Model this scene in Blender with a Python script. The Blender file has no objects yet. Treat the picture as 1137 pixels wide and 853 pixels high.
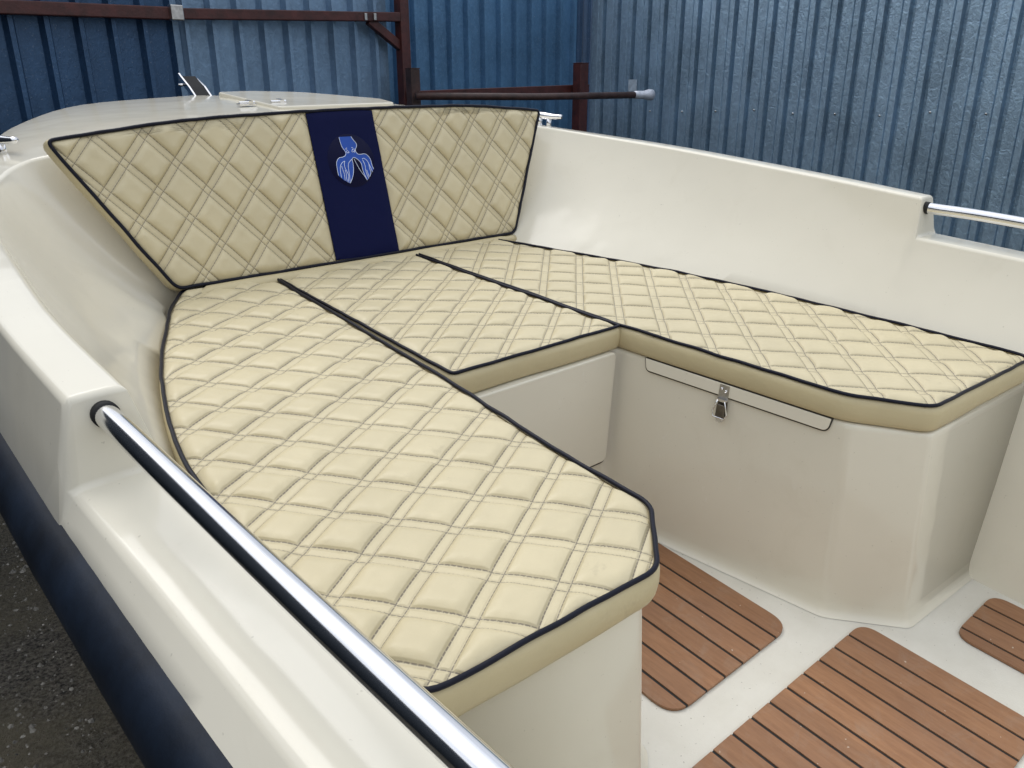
import bpy, bmesh, math, random
import numpy as np
from mathutils import Matrix, Vector, noise as mnoise
random.seed(4)
R_ = math.radians
S = bpy.context.scene
COL = S.collection

# ------------------------------------------------------------------ frames
# Everything on the boat is written in the boat's own frame (x starboard, y forward, z up,
# cockpit sole at z = 0); T stands the boat on the yard a few degrees bow-down.
down = Vector((-0.024, -0.087, -0.996)).normalized()
T = down.rotation_difference(Vector((0, 0, -1))).to_matrix().to_4x4()
CAM_P = Vector((-0.9871, -1.4057, 1.0304))
F_PX, YAW, PITCH, ROLL = 880.54, .7172, .4357, -.0394

# ------------------------------------------------------------------ materials
def nt(name):
    m = bpy.data.materials.new(name); m.use_nodes = True
    t = m.node_tree; t.nodes.clear()
    o = t.nodes.new('ShaderNodeOutputMaterial'); b = t.nodes.new('ShaderNodeBsdfPrincipled')
    t.links.new(b.outputs[0], o.inputs[0])
    return m, t, b
def N(t, typ, **kw):
    n = t.nodes.new(typ)
    for k, v in kw.items():
        if k.startswith('i_'):
            key = k[2:]
            n.inputs[int(key) if key.isdigit() else key].default_value = v
        else: setattr(n, k, v)
    return n
def L(t, a, b): t.links.new(a, b)
def math_(t, op, a, b=None, c=None):
    n = t.nodes.new('ShaderNodeMath'); n.operation = op
    for i, v in enumerate((a, b, c)):
        if v is None: continue
        if isinstance(v, (int, float)): n.inputs[i].default_value = v
        else: L(t, v, n.inputs[i])
    return n.outputs[0]
def noise_(t, scale, detail=4, rough=.55, vec=None, dist=0):
    n = N(t, 'ShaderNodeTexNoise'); n.inputs['Scale'].default_value = scale
    n.inputs['Detail'].default_value = detail; n.inputs['Roughness'].default_value = rough
    n.inputs['Distortion'].default_value = dist
    if vec is None:
        tc = N(t, 'ShaderNodeTexCoord'); vec = tc.outputs['Object']
    L(t, vec, n.inputs['Vector']); return n.outputs[0]
def ramp(t, fac, stops):
    r = N(t, 'ShaderNodeValToRGB'); e = r.color_ramp.elements
    while len(e) < len(stops): e.new(.5)
    for x, (p, c) in zip(e, stops): x.position = p; x.color = (*c, 1) if len(c) == 3 else c
    L(t, fac, r.inputs[0]); return r.outputs[0]
def mix(t, fac, a, b, mode='MIX'):
    n = N(t, 'ShaderNodeMix', data_type='RGBA', blend_type=mode)
    for s, v in ((0, fac), (6, a), (7, b)):
        if isinstance(v, (int, float)): n.inputs[s].default_value = v
        elif isinstance(v, tuple): n.inputs[s].default_value = (*v, 1) if len(v) == 3 else v
        else: L(t, v, n.inputs[s])
    return n.outputs[2]
def bump(t, h, strength, dist, b, normal=None):
    n = N(t, 'ShaderNodeBump'); n.inputs['Strength'].default_value = strength; n.inputs['Distance'].default_value = dist
    L(t, h, n.inputs['Height'])
    if normal is not None: L(t, normal, n.inputs['Normal'])
    if b is not None: L(t, n.outputs[0], b.inputs['Normal'])
    return n.outputs[0]

def gelcoat(name, base, rough=.22):
    m, t, b = nt(name)
    big = noise_(t, 2.2, 4, .6); fine = noise_(t, 38, 5, .6)
    c = mix(t, ramp(t, big, [(.3, (0, 0, 0)), (.75, (1, 1, 1))]), tuple(x*.95 for x in base), tuple(min(1, x*1.03) for x in base))
    dirt = ramp(t, fine, [(.60, (0, 0, 0)), (.78, (1, 1, 1))])
    c = mix(t, math_(t, 'MULTIPLY', dirt, .012), c, (.45, .40, .30))
    spk = ramp(t, noise_(t, 150, 2, .5), [(.735, (0, 0, 0)), (.76, (1, 1, 1))])
    c = mix(t, math_(t, 'MULTIPLY', spk, .25), c, (.22, .19, .13))
    # hand scuffs: short pale streaks and a few grey rub marks
    tc2 = N(t, 'ShaderNodeTexCoord'); mp2 = N(t, 'ShaderNodeMapping'); mp2.inputs['Scale'].default_value = (1, 1.0, .35); mp2.inputs['Rotation'].default_value = (.5, .2, .7); L(t, tc2.outputs['Object'], mp2.inputs[0])
    sc = math_(t, 'MULTIPLY', ramp(t, noise_(t, 55, 3, .5, mp2.outputs[0], .4), [(.70, (0, 0, 0)), (.73, (1, 1, 1))]), ramp(t, noise_(t, 3.7, 2, .5), [(.54, (0, 0, 0)), (.62, (1, 1, 1))]))
    c = mix(t, math_(t, 'MULTIPLY', sc, .30), c, (.86, .84, .78))
    rb = math_(t, 'MULTIPLY', ramp(t, noise_(t, 7, 6, .7, None, .8), [(.56, (0, 0, 0)), (.80, (1, 1, 1))]), .16)
    c = mix(t, rb, c, (.52, .46, .33))
    L(t, c, b.inputs['Base Color'])
    L(t, ramp(t, noise_(t, 9, 5, .65), [(.3, (rough*.92,)*3), (.75, (rough*1.12,)*3)]), b.inputs['Roughness'])
    b.inputs['Coat Weight'].default_value = .10; b.inputs['Coat Roughness'].default_value = .08; b.inputs['Specular IOR Level'].default_value = .36
    bump(t, noise_(t, 6, 2, .5), .25, .01, b)
    return m
GEL = gelcoat('cream_gelcoat', (.75, .708, .588), .12)

m, t, b = nt('sole_paint'); SOLE = m
c = mix(t, ramp(t, noise_(t, 5, 5, .65), [(.35, (0, 0, 0)), (.7, (1, 1, 1))]), (.66, .63, .545), (.76, .735, .655))
spk = ramp(t, noise_(t, 170, 2, .5), [(.70, (0, 0, 0)), (.74, (1, 1, 1))])
c = mix(t, math_(t, 'MULTIPLY', spk, .55), c, (.16, .13, .09))
L(t, c, b.inputs['Base Color']); b.inputs['Roughness'].default_value = .42
bump(t, noise_(t, 260, 3, .6), .25, .002, b)

def vinyl(name, base, stitched=False, pa=.055, pb=.055, rough=.42, stain=True, spec=.4):
    m, t, b = nt(name)
    c = mix(t, ramp(t, noise_(t, 7, 4, .6), [(.3, (0, 0, 0)), (.75, (1, 1, 1))]), tuple(x*.93 for x in base), tuple(x*1.04 for x in base))
    if stain:
        s = math_(t, 'MULTIPLY', ramp(t, noise_(t, 26, 6, .7, dist=.6), [(.58, (0, 0, 0)), (.74, (1, 1, 1))]),
                  ramp(t, noise_(t, 3.1, 2, .5), [(.5, (0, 0, 0)), (.66, (1, 1, 1))]))
        c = mix(t, math_(t, 'MULTIPLY', s, .36), c, (.25, .21, .14))
    nrm = bump(t, noise_(t, 900, 2, .5), .12, .0006, None)
    nrm = bump(t, noise_(t, 45, 4, .6), .22, .004, None, nrm)
    if stitched:
        uv = N(t, 'ShaderNodeUVMap', uv_map='UVMap'); sp = N(t, 'ShaderNodeSeparateXYZ'); L(t, uv.outputs[0], sp.inputs[0])
        m_l = None; m_h = None
        for ax, (p, q) in enumerate(((pa, pb), (pb, pa))):
            d = math_(t, 'MULTIPLY', math_(t, 'PINGPONG', sp.outputs[ax], .5), p)          # metres from the seam's centre
            e = math_(t, 'ABSOLUTE', math_(t, 'SUBTRACT', d, .0052))
            line = math_(t, 'SUBTRACT', 1, math_(t, 'SMOOTHSTEP', e, .0004, .0010)) if False else None
            mr = N(t, 'ShaderNodeMapRange', interpolation_type='SMOOTHSTEP'); L(t, e, mr.inputs[0])
            mr.inputs[1].default_value = .00025; mr.inputs[2].default_value = .0008; mr.inputs[3].default_value = 1; mr.inputs[4].default_value = 0
            dash = math_(t, 'GREATER_THAN', math_(t, 'FRACT', math_(t, 'MULTIPLY', sp.outputs[1-ax], q/.0052)), .24)
            ln = math_(t, 'MULTIPLY', mr.outputs[0], math_(t, 'ADD', math_(t, 'MULTIPLY', dash, .45), .55))
            mh = N(t, 'ShaderNodeMapRange', interpolation_type='SMOOTHSTEP'); L(t, e, mh.inputs[0])
            mh.inputs[1].default_value = 0; mh.inputs[2].default_value = .0028; mh.inputs[3].default_value = 0; mh.inputs[4].default_value = 1
            m_l = ln if m_l is None else math_(t, 'MAXIMUM', m_l, ln)
            m_h = mh.outputs[0] if m_h is None else math_(t, 'MINIMUM', m_h, mh.outputs[0])
        c = mix(t, math_(t, 'MULTIPLY', m_l, .74), c, (.075, .060, .058))
        nrm = bump(t, m_h, .7, .0022, None, nrm)
    L(t, c, b.inputs['Base Color']); L(t, nrm, b.inputs['Normal'])
    b.inputs['Roughness'].default_value = rough
    b.inputs['Specular IOR Level'].default_value = spec
    return m
CREAM = (.615, .535, .345)
QUILT = vinyl('cream_quilted_vinyl', CREAM, True)
BOX = vinyl('cream_plain_vinyl', (.55, .47, .285))
NAVY = vinyl('navy_vinyl', (.0025, .005, .042), rough=.5, stain=False, spec=.10)
PATCH = vinyl('dark_navy_vinyl', (.002, .003, .030), rough=.4, stain=False, spec=.12)
PIPE = vinyl('black_navy_piping', (.004, .005, .014), rough=.42, stain=False, spec=.22)
BLUE = vinyl('royal_blue_embroidery', (.012, .075, .42), rough=.5, stain=False)
WHITE = vinyl('pale_embroidery_thread', (.72, .80, 1.), rough=.6, stain=False)

def simple(name, base, rough, metal=0., nscale=30, namp=.25, bumpd=0., bscale=80):
    m, t, b = nt(name)
    c = mix(t, ramp(t, noise_(t, nscale, 5, .65), [(.3, (0, 0, 0)), (.72, (1, 1, 1))]), tuple(x*(1-namp) for x in base), tuple(min(1, x*(1+namp)) for x in base))
    L(t, c, b.inputs['Base Color']); b.inputs['Roughness'].default_value = rough; b.inputs['Metallic'].default_value = metal
    if bumpd: bump(t, noise_(t, bscale, 4, .6), .5, bumpd, b)
    return m
STEEL = simple('polished_stainless', (.82, .82, .83), .14, 1., 12, .06)
DSTEEL = simple('dull_stainless', (.50, .49, .47), .28, 1., 60, .25)
BLACK = simple('black_gap', (.01, .01, .01), .7)
SEAM = simple('dark_seam', (.045, .038, .030), .8)
RUBBER = simple('navy_rubber', (.006, .011, .021), .55, 0, 14, .5, .0008, 60)
REDOX = simple('red_oxide_paint', (.060, .014, .012), .5, 0, 18, .5, .002, 90)
DARKPIPE = simple('dark_painted_pipe', (.045, .021, .017), .5, 0, 22, .5, .002, 90)
TAPE = simple('silver_wrap', (.50, .53, .60), .4, .35, 40, .2, .004, 70)
PAPER = simple('pale_patch', (.42, .50, .58), .6)
RUBBER.node_tree.nodes['Principled BSDF'].inputs['Specular IOR Level'].default_value = .25
ANTIF = simple('hull_paint', (.55, .54, .50), .4)

def deck_mat(name):
    m, t, b = nt(name)
    tc = N(t, 'ShaderNodeTexCoord'); sp = N(t, 'ShaderNodeSeparateXYZ'); L(t, tc.outputs['Object'], sp.inputs[0])
    mp = N(t, 'ShaderNodeMapping'); mp.inputs['Scale'].default_value = (9, 1.2, 1); L(t, tc.outputs['Object'], mp.inputs[0])
    g = noise_(t, 14, 6, .65, mp.outputs[0]); f2 = noise_(t, 130, 4, .6); big = noise_(t, 5, 3, .5)
    c = mix(t, ramp(t, g, [(.3, (0, 0, 0)), (.75, (1, 1, 1))]), (.265, .126, .058), (.39, .20, .098))
    c = mix(t, math_(t, 'MULTIPLY', ramp(t, big, [(.4, (0, 0, 0)), (.7, (1, 1, 1))]), .45), c, (.25, .135, .082))
    c = mix(t, math_(t, 'MULTIPLY', ramp(t, f2, [(.60, (0, 0, 0)), (.72, (1, 1, 1))]), .4), c, (.30, .18, .12))
    pl_ = math_(t, 'FRACT', math_(t, 'MULTIPLY', math_(t, 'SINE', math_(t, 'MULTIPLY', math_(t, 'FLOOR', math_(t, 'DIVIDE', math_(t, 'SUBTRACT', sp.outputs[0], .0385), .0516)), 12.9)), 437.5))
    c = mix(t, math_(t, 'MULTIPLY', pl_, .30), c, (.15, .072, .036))
    ft = math_(t, 'MULTIPLY', ramp(t, noise_(t, 17, 6, .7, None, 1.), [(.52, (0, 0, 0)), (.70, (1, 1, 1))]), .28)
    c = mix(t, ft, c, (.34, .25, .18))
    dust = ramp(t, noise_(t, 85, 2, .5), [(.755, (0, 0, 0)), (.775, (1, 1, 1))])
    c = mix(t, dust, c, (.55, .45, .36))
    L(t, c, b.inputs['Base Color']); b.inputs['Roughness'].default_value = .62
    bump(t, f2, .3, .002, b)
    return m
TEAK = deck_mat('brown_deck_strip')

def sheet_mat(name, base, hammered, rough=.40, metal=.45):
    m, t, b = nt(name)
    tc = N(t, 'ShaderNodeTexCoord')
    mp = N(t, 'ShaderNodeMapping'); mp.inputs['Scale'].default_value = (1, 1, .8); L(t, tc.outputs['Object'], mp.inputs[0])
    v = mp.outputs[0]
    n1 = noise_(t, 5, 5, .6, v); n2 = noise_(t, 52, 4, .6, v, .8); n3 = noise_(t, 150, 3, .6, v)
    c = mix(t, ramp(t, n1, [(.3, (0, 0, 0)), (.7, (1, 1, 1))]), tuple(x*.78 for x in base), tuple(x*1.2 for x in base))
    c = mix(t, math_(t, 'MULTIPLY', ramp(t, n2, [(.45, (0, 0, 0)), (.68, (1, 1, 1))]), .22*hammered+.10), c, tuple(min(1, x*1.9+.02) for x in base))
    c = mix(t, math_(t, 'MULTIPLY', ramp(t, n3, [(.62, (0, 0, 0)), (.70, (1, 1, 1))]), .55*hammered), c, (.5, .56, .62))  # pale specks paint the metal's glints into the colour
    L(t, c, b.inputs['Base Color']); b.inputs['Roughness'].default_value = rough; b.inputs['Metallic'].default_value = metal
    h = math_(t, 'ADD', n2, math_(t, 'MULTIPLY', n3, .35))
    bump(t, h, .15+.38*hammered, .007, b)
    return m
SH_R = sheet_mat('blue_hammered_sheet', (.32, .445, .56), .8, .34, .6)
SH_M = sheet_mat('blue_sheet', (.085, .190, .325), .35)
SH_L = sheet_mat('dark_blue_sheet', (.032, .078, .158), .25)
SH_D = sheet_mat('added_dark_wall_sheet', (.022, .030, .042), .25)  # dark colour for the added unseen port wall
SH_L2 = sheet_mat('pale_blue_sheet', (.180, .280, .405), .3)  # paler blue than the sheet beside it

m, t, b = nt('dirty_asphalt'); ASPH = m
n1 = noise_(t, 2.2, 6, .65); n2 = noise_(t, 95, 5, .75); n3 = noise_(t, 190, 3, .6)
c = mix(t, ramp(t, n2, [(.38, (0, 0, 0)), (.62, (1, 1, 1))]), (.014, .012, .010), (.27, .245, .20))
c = mix(t, math_(t, 'MULTIPLY', ramp(t, n1, [(.40, (0, 0, 0)), (.58, (1, 1, 1))]), .78), c, (.20, .175, .115))
c = mix(t, ramp(t, n3, [(.66, (0, 0, 0)), (.74, (1, 1, 1))]), c, (.36, .35, .33))
L(t, c, b.inputs['Base Color']); b.inputs['Roughness'].default_value = .9
bump(t, math_(t, 'ADD', n2, n3), 1., .02, b)

# ------------------------------------------------------------------ object helpers
def tag(o, label=None, cat=None, group=None, kind=None):
    for k, v in (('label', label), ('category', cat), ('group', group), ('kind', kind)):
        if v: o[k] = v
    return o
def empty(name, M=None):
    o = bpy.data.objects.new(name, None); COL.objects.link(o); o.empty_display_size = .1
    if M is not None: o.matrix_world = M
    return o
def link(name, me, mat, parent=None, smooth=True, off=None, bev=0, bseg=3, bang=30, clamp=True):
    if off is not None: me.transform(Matrix.Translation(-Vector(off)))
    o = bpy.data.objects.new(name, me); COL.objects.link(o)
    if mat: me.materials.append(mat)
    if smooth:
        me.polygons.foreach_set('use_smooth', [True]*len(me.polygons))
    if parent: o.parent = parent
    if bev:
        md = o.modifiers.new('bevel', 'BEVEL'); md.width = bev; md.segments = bseg; md.limit_method = 'ANGLE'; md.angle_limit = R_(bang); md.use_clamp_overlap = clamp
        wn = o.modifiers.new('wn', 'WEIGHTED_NORMAL'); wn.keep_sharp = True
    return o
def mesh(name, V, Fc):
    me = bpy.data.meshes.new(name); me.from_pydata([tuple(map(float, v)) for v in V], [], [tuple(int(i) for i in f) for f in Fc]); me.update(); return me
def clean(me, dist=1e-5):
    bm = bmesh.new(); bm.from_mesh(me); bmesh.ops.remove_doubles(bm, verts=bm.verts, dist=dist)
    bmesh.ops.dissolve_degenerate(bm, edges=bm.edges, dist=1e-6)
    bmesh.ops.recalc_face_normals(bm, faces=bm.faces); bm.to_mesh(me); bm.free(); return me
def join(parts):
    V, Fc = [], []
    for v, f in parts:
        n = len(V); V += [tuple(p) for p in v]; Fc += [tuple(i+n for i in q) for q in f]
    return V, Fc
def boxg(c, s, M=None):
    V = [Vector((c[0]+sx*s[0]/2, c[1]+sy*s[1]/2, c[2]+sz*s[2]/2)) for sx in (-1, 1) for sy in (-1, 1) for sz in (-1, 1)]
    if M: V = [M @ v for v in V]
    return V, [(0, 1, 3, 2), (4, 6, 7, 5), (0, 4, 5, 1), (2, 3, 7, 6), (0, 2, 6, 4), (1, 5, 7, 3)]
def beam(p, q, w, h, up=(0, 0, 1)):
    p, q = Vector(p), Vector(q); d = (q-p).normalized(); u = Vector(up); s = d.cross(u).normalized(); u = s.cross(d).normalized()
    V = [e + s*(a*w/2) + u*(b_*h/2) for e in (p, q) for a, b_ in ((-1, -1), (1, -1), (1, 1), (-1, 1))]
    return V, [(3, 2, 1, 0), (4, 5, 6, 7)] + [(i, (i+1) % 4, 4+(i+1) % 4, 4+i) for i in range(4)]
def tube(path, r, n=12, closed=False, caps=True, rfun=None):
    P = [Vector(p) for p in path]; m_ = len(P); V = []; Fc = []
    prev = None
    for i in range(m_):
        if closed: d = (P[(i+1) % m_]-P[i-1])
        else: d = P[min(i+1, m_-1)]-P[max(i-1, 0)]
        d.normalize()
        if prev is None:
            a = Vector((0, 0, 1)) if abs(d.z) < .9 else Vector((1, 0, 0)); u = (a - d*a.dot(d)).normalized()
        else: u = (prev - d*prev.dot(d)).normalized()
        prev = u; w = d.cross(u); rr = rfun(i) if rfun else r
        V += [P[i] + (u*math.cos(2*math.pi*k/n) + w*math.sin(2*math.pi*k/n))*rr for k in range(n)]
    for i in range(m_ if closed else m_-1):
        j = (i+1) % m_
        Fc += [(i*n+k, i*n+(k+1) % n, j*n+(k+1) % n, j*n+k) for k in range(n)]
    if caps and not closed:
        Fc += [tuple(range(n))[::-1], tuple((m_-1)*n+k for k in range(n))]
    return V, Fc
def catmull(P, n):
    P = np.array(P, float); out = []
    for i in range(len(P)-1):
        p0 = P[i-1] if i else 2*P[0]-P[1]; p1, p2 = P[i], P[i+1]; p3 = P[i+2] if i+2 < len(P) else 2*P[-1]-P[-2]
        for k in range(n):
            s = k/n
            out.append(.5*((2*p1)+(-p0+p2)*s+(2*p0-5*p1+4*p2-p3)*s*s+(-p0+3*p1-3*p2+p3)*s**3))
    out.append(P[-1]); return np.array(out)
def fillet(poly, n=6):
    """poly: (x, y, r) corners -> list of points, each corner rounded."""
    out = []; m_ = len(poly)
    for i in range(m_):
        p = np.array(poly[i][:2], float); a = np.array(poly[i-1][:2], float); c = np.array(poly[(i+1) % m_][:2], float)
        r = poly[i][2] if len(poly[i]) > 2 else 0
        la, lc = np.linalg.norm(a-p), np.linalg.norm(c-p); r = min(r, .46*la, .46*lc)
        if r < 1e-4: out.append(p); continue
        s, e = p+(a-p)/la*r, p+(c-p)/lc*r
        for k in range(n+1):
            u = k/n; out.append((1-u)**2*s+2*u*(1-u)*p+u*u*e)
    return np.array(out)
def prism(poly, z0, z1, draft=None):
    n = len(poly); lo = poly if draft is None else draft
    V = [(*p[:2], z0) for p in lo]+[(*p[:2], z1) for p in poly]
    return V, [tuple(range(n))[::-1], tuple(range(n, 2*n))]+[(i, (i+1) % n, n+(i+1) % n, n+i) for i in range(n)]

# ------------------------------------------------------------------ THE BOAT
boat = empty('motor_boat', T)
tag(boat, 'cream open motor boat with a stepped gunwale and quilted bow seating', 'boat')

# loft tables: x outward (positive), per side
def side_table(port):
    s = 1
    # aft (low ledge): y, wall_bottom x, wall x at z.43, inner (x,z), outer (x,z), rub x, keel
    if port:
        aft = [(-2.45, .58, .66, .70, .600, .765, .600, .785), (-1.7, .60, .69, .745, .605, .815, .605, .838), (-1.12, .615, .715, .785, .615, .853, .612, .880),
               (-.90, .62, .73, .795, .617, .868, .614, .893), (-.677, .62, .735, .802, .617, .885, .615, .903)]
        wallf = [(-.664, .735), (-.45, .718), (-.29, .684), (-.065, .628), (.10, .574), (.22, .522), (.30, .50), (.345, .44), (.36, .30), (.36, 0)]
    else:
        aft = [(-2.45, .58, .68, .74, .600, .82, .600, .84), (-1.7, .61, .72, .815, .610, .890, .608, .915), (-1.12, .626, .735, .832, .617, .915, .615, .945),
               (-.90, .63, .715, .818, .619, .902, .617, .932), (-.68, .62, .695, .799, .621, .890, .619, .915)]
        wallf = [(-.667, .694), (-.45, .662), (-.29, .632), (-.125, .588), (.05, .52), (.20, .455), (.29, .42), (.345, .38), (.36, .27), (.36, 0)]
    inner = [(-.664, .821, .702), (-.45, .830, .705), (-.25, .826, .7085), (0, .813, .713), (.20, .781, .717), (.34, .742, .722), (.43, .695, .728), (.475, .62, .736), (.495, .40, .748), (.50, 0, .755)]
    outer = [(-.664, .874, .701), (-.45, .884, .704), (-.25, .885, .707), (0, .874, .711), (.22, .846, .713), (.48, .79, .716), (.74, .70, .722), (1.02, .575, .733), (1.28, .36, .746), (1.385, 0, .752)]
    rub = [(y-.003*(i == 0), x+.022+.012*min(1, i/3), .58) for i, (y, x, z) in enumerate(outer)]
    rub[0] = (-.664, .904 if port else .916, .58)
    rub[-1] = (1.42, 0, .60)
    return aft, wallf, inner, outer, rub
def side_sections(port):
    aft, wallf, inner, outer, rub = side_table(port)
    sgn = -1 if port else 1
    A = catmull([[a[0], a[1], a[2], a[3], a[4], a[5], a[6], a[7]] for a in aft], 5)
    secs = []; rubline = []
    KW = .11 if port else .15          # fullness of the cockpit side
    g_ = lambda u: u + KW*math.sin(math.pi*u)
    G1 = .6875
    def section(w0, wc, inn, out, rb, flat, crown):
        w0, wc, inn, out, rb = map(np.array, (w0, wc, inn, out, rb))
        pts = [w0, w0*.55+wc*.45+np.array([.004*sgn, 0, 0]), wc]
        for u in (.15, .35, .6, .85):
            q = wc*(1-u)+inn*u
            if flat: gx = g_(u*G1)/g_(G1)
            else: gx = u+KW*math.sin(math.pi*u)*min(1, max(0, (abs(inn[0])-.3)/.3))
            q[0] = wc[0]+(inn[0]-wc[0])*gx; pts.append(q)
        pts.append(inn)
        for u in (.3, .7):
            q = inn*(1-u)+out*u; q[2] += crown*math.sin(math.pi*u); pts.append(q)
        pts.append(out)
        pts.append(out*.5+rb*.5); pts.append(rb)
        lo = rb.copy(); lo[2] = .495; pts.append(lo)
        c = np.array([rb[0]*.86, rb[1]*(1 if rb[1] < 0 else .97), .05]); pts.append(c)
        pts.append(np.array([rb[0]*.70, rb[1]*(1 if rb[1] < 0 else .94), -.30]))
        pts.append(np.array([0, rb[1]*(1 if rb[1] < 0 else .90), -.49]))
        secs.append(pts); rubline.append(rb)
    for y, w0, wc, ix, iz, ox, oz, rx in A:
        section([sgn*w0, y, 0], [sgn*wc, y, .43], [sgn*ix, y, iz], [sgn*ox, y, oz], [sgn*rx, y, .58], 1, .001)
    n = 5
    W = catmull([(x, y, .43) for y, x in wallf], n); I = catmull([(x, y, z) for y, x, z in inner], n)
    O = catmull([(x, y, z) for y, x, z in outer], n); B = catmull([(x, y, z) for y, x, z in rub], n)
    for w, i_, o_, b_ in zip(W, I, O, B):
        f = np.array([sgn, 1, 1.]); width = np.linalg.norm(o_-i_)
        w0 = w*np.array([.90, 1, 0]); w0[1] -= .02
        section(w0*f, w*f, i_*f, o_*f, b_*f, 0, .002+.017*max(0, width-.12))
    return secs, rubline
V, Fc = [], []; RUB = {}
for port in (True, False):
    secs, rubline = side_sections(port); RUB[port] = rubline
    n = len(secs[0]); base = len(V)
    for s in secs: V += [tuple(p) for p in s]
    for i in range(len(secs)-1):
        for k in range(n-1):
            q = (base+i*n+k, base+i*n+k+1, base+(i+1)*n+k+1, base+(i+1)*n+k)
            Fc.append(q if not port else q[::-1])
# transom: closes the stern
k0 = [tuple(p) for p in side_sections(True)[0][0]]; k1 = [tuple(p) for p in side_sections(False)[0][0]]
nn = len(k0); b0 = len(V); V += k0+k1
for k in range(nn-1): Fc.append((b0+k, b0+k+1, b0+nn+k+1, b0+nn+k))
me = clean(mesh('hull', V, Fc))
hull = link('hull', me, GEL, boat, bev=.0066, bseg=4, bang=38, clamp=False)

# sole: a sheet over the bottom of the well, turned up in a small cove at the lockers
V, Fc = prism([(-.62, -2.4), (.62, -2.4), (.634, -1.0), (.62, -.6), (.40, .2), (-.40, .2), (-.62, -.6)], -.02, 0.0)
link('cockpit_sole', mesh('cockpit_sole', V, Fc), SOLE, boat, smooth=False)

# seat lockers (one U shaped moulding) with a cove at the foot
top = fillet([(-.72, -.950, .0), (-.372, -.950, .008), (-.284, -.862, .008), (-.266, -.386, .015), (.186, -.386, .02), (.262, -.868, .010), (.343, -.973, .008), (.715, -.990, 0), (.60, .0, 0), (.46, .30, 0), (.2, .345, 0), (-.2, .345, 0), (-.46, .30, 0), (-.60, 0, 0)], 5)
def scaleout(poly, d):
    n = len(poly); P = np.array(poly); out = []
    area = sum(P[i][0]*P[(i+1) % n][1]-P[(i+1) % n][0]*P[i][1] for i in range(n)); sg = 1 if area > 0 else -1
    for i in range(n):
        a, b_, c = P[i-1], P[i], P[(i+1) % n]
        n1 = np.array([(b_-a)[1], -(b_-a)[0]])*sg; n2 = np.array([(c-b_)[1], -(c-b_)[0]])*sg
        n1 /= np.linalg.norm(n1)+1e-9; n2 /= np.linalg.norm(n2)+1e-9
        m_ = n1+n2; l = m_.dot(m_); out.append(b_+m_*(2*d/max(l, .6)))
    return np.array(out)
rings = [(.409, -.004), (.404, 0), (.395, .0015), (.20, .007), (.030, .012), (.0145, .0150), (.006, .020), (.001, .028)]
foot = fillet([(-.72, -.985, .0), (-.352, -.985, .008), (-.246, -.886, .008), (-.252, -.390, .015), (.184, -.390, .02), (.281, -.894, .010), (.380, -1.008, .008), (.690, -1.022, 0), (.60, .0, 0), (.46, .30, 0), (.2, .345, 0), (-.2, .345, 0), (-.46, .30, 0), (-.60, 0, 0)], 5)
rings = [(.409, -.004), (.404, 0), (.395, .0015), (.20, .0015), (.030, .0015), (.0145, .0040), (.006, .008), (.001, .016)]
V, Fc = [], []; nt_ = len(top)
for z, d in rings:
    u = min(1, max(0, 1-z/.40)); V += [(*p, z) for p in scaleout(top*(1-u)+foot*u, d)]
for r in range(len(rings)-1):
    Fc += [(r*nt_+i, (r+1)*nt_+i, (r+1)*nt_+(i+1) % nt_, r*nt_+(i+1) % nt_) for i in range(nt_)]
Fc.append(tuple(range(nt_)))
me = mesh('seat_locker', V, Fc); clean(me)
lk = link('seat_locker', me, GEL, boat); lk.modifiers.new('wn', 'WEIGHTED_NORMAL')

# hatch panel let into the locker face under the middle cushion (black rebate behind it)
p = fillet([(-.262, .150, .01), (.168, .150, .014), (.168, .4085, .012), (-.262, .4085, .01)], 5)
def vert_panel(poly, y0, y1):
    n = len(poly)
    V = [(a, y0, b_) for a, b_ in poly]+[(a, y1, b_) for a, b_ in poly]
    return V, [tuple(range(n)), tuple(range(n, 2*n))[::-1]]+[(i, n+i, n+(i+1) % n, (i+1) % n) for i in range(n)]
me = clean(mesh('hatch_panel', *vert_panel(p, -.4065, -.380)))
hp = link('hatch_panel', me, GEL, boat, bev=.004)
me = clean(mesh('hatch_gasket', *vert_panel(scaleout(p, .0018)-np.array([0, .0032]), -.4015, -.378)))
link('gasket', me, BLACK, hp)

# lid lip on the starboard locker, running along its face
a, b_ = Vector((.1970, -.462, 0)), Vector((.2568, -.838, 0)); d = (b_-a); Ld = d.length; d.normalize(); nrm = Vector((d.y, -d.x, 0))
if nrm.x > 0: nrm = -nrm
def face_pt(u, z, o): return a + d*u + nrm*(o-(.006 if o > .0063 else 0)) + Vector((0, 0, z))
def face_panel(poly, o0, o1):
    n = len(poly)
    V = [face_pt(u, z, o1) for u, z in poly]+[face_pt(u, z, o0) for u, z in poly]
    return V, [tuple(range(n)), tuple(range(n, 2*n))[::-1]]+[(i, n+i, n+(i+1) % n, (i+1) % n) for i in range(n)]
lip = fillet([(0, .4085, .002), (.005, .3835, .008), (Ld-.003, .3835, .013), (Ld, .4085, .002)], 6)
lid = link('locker_lid', clean(mesh('locker_lid', *face_panel(lip, -.02, .0062))), GEL, boat, bev=.003)
link('gasket', clean(mesh('gasket', *face_panel(scaleout(lip, .0019)-np.array([0, .001]), -.02, .0042))), SEAM, lid)
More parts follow.
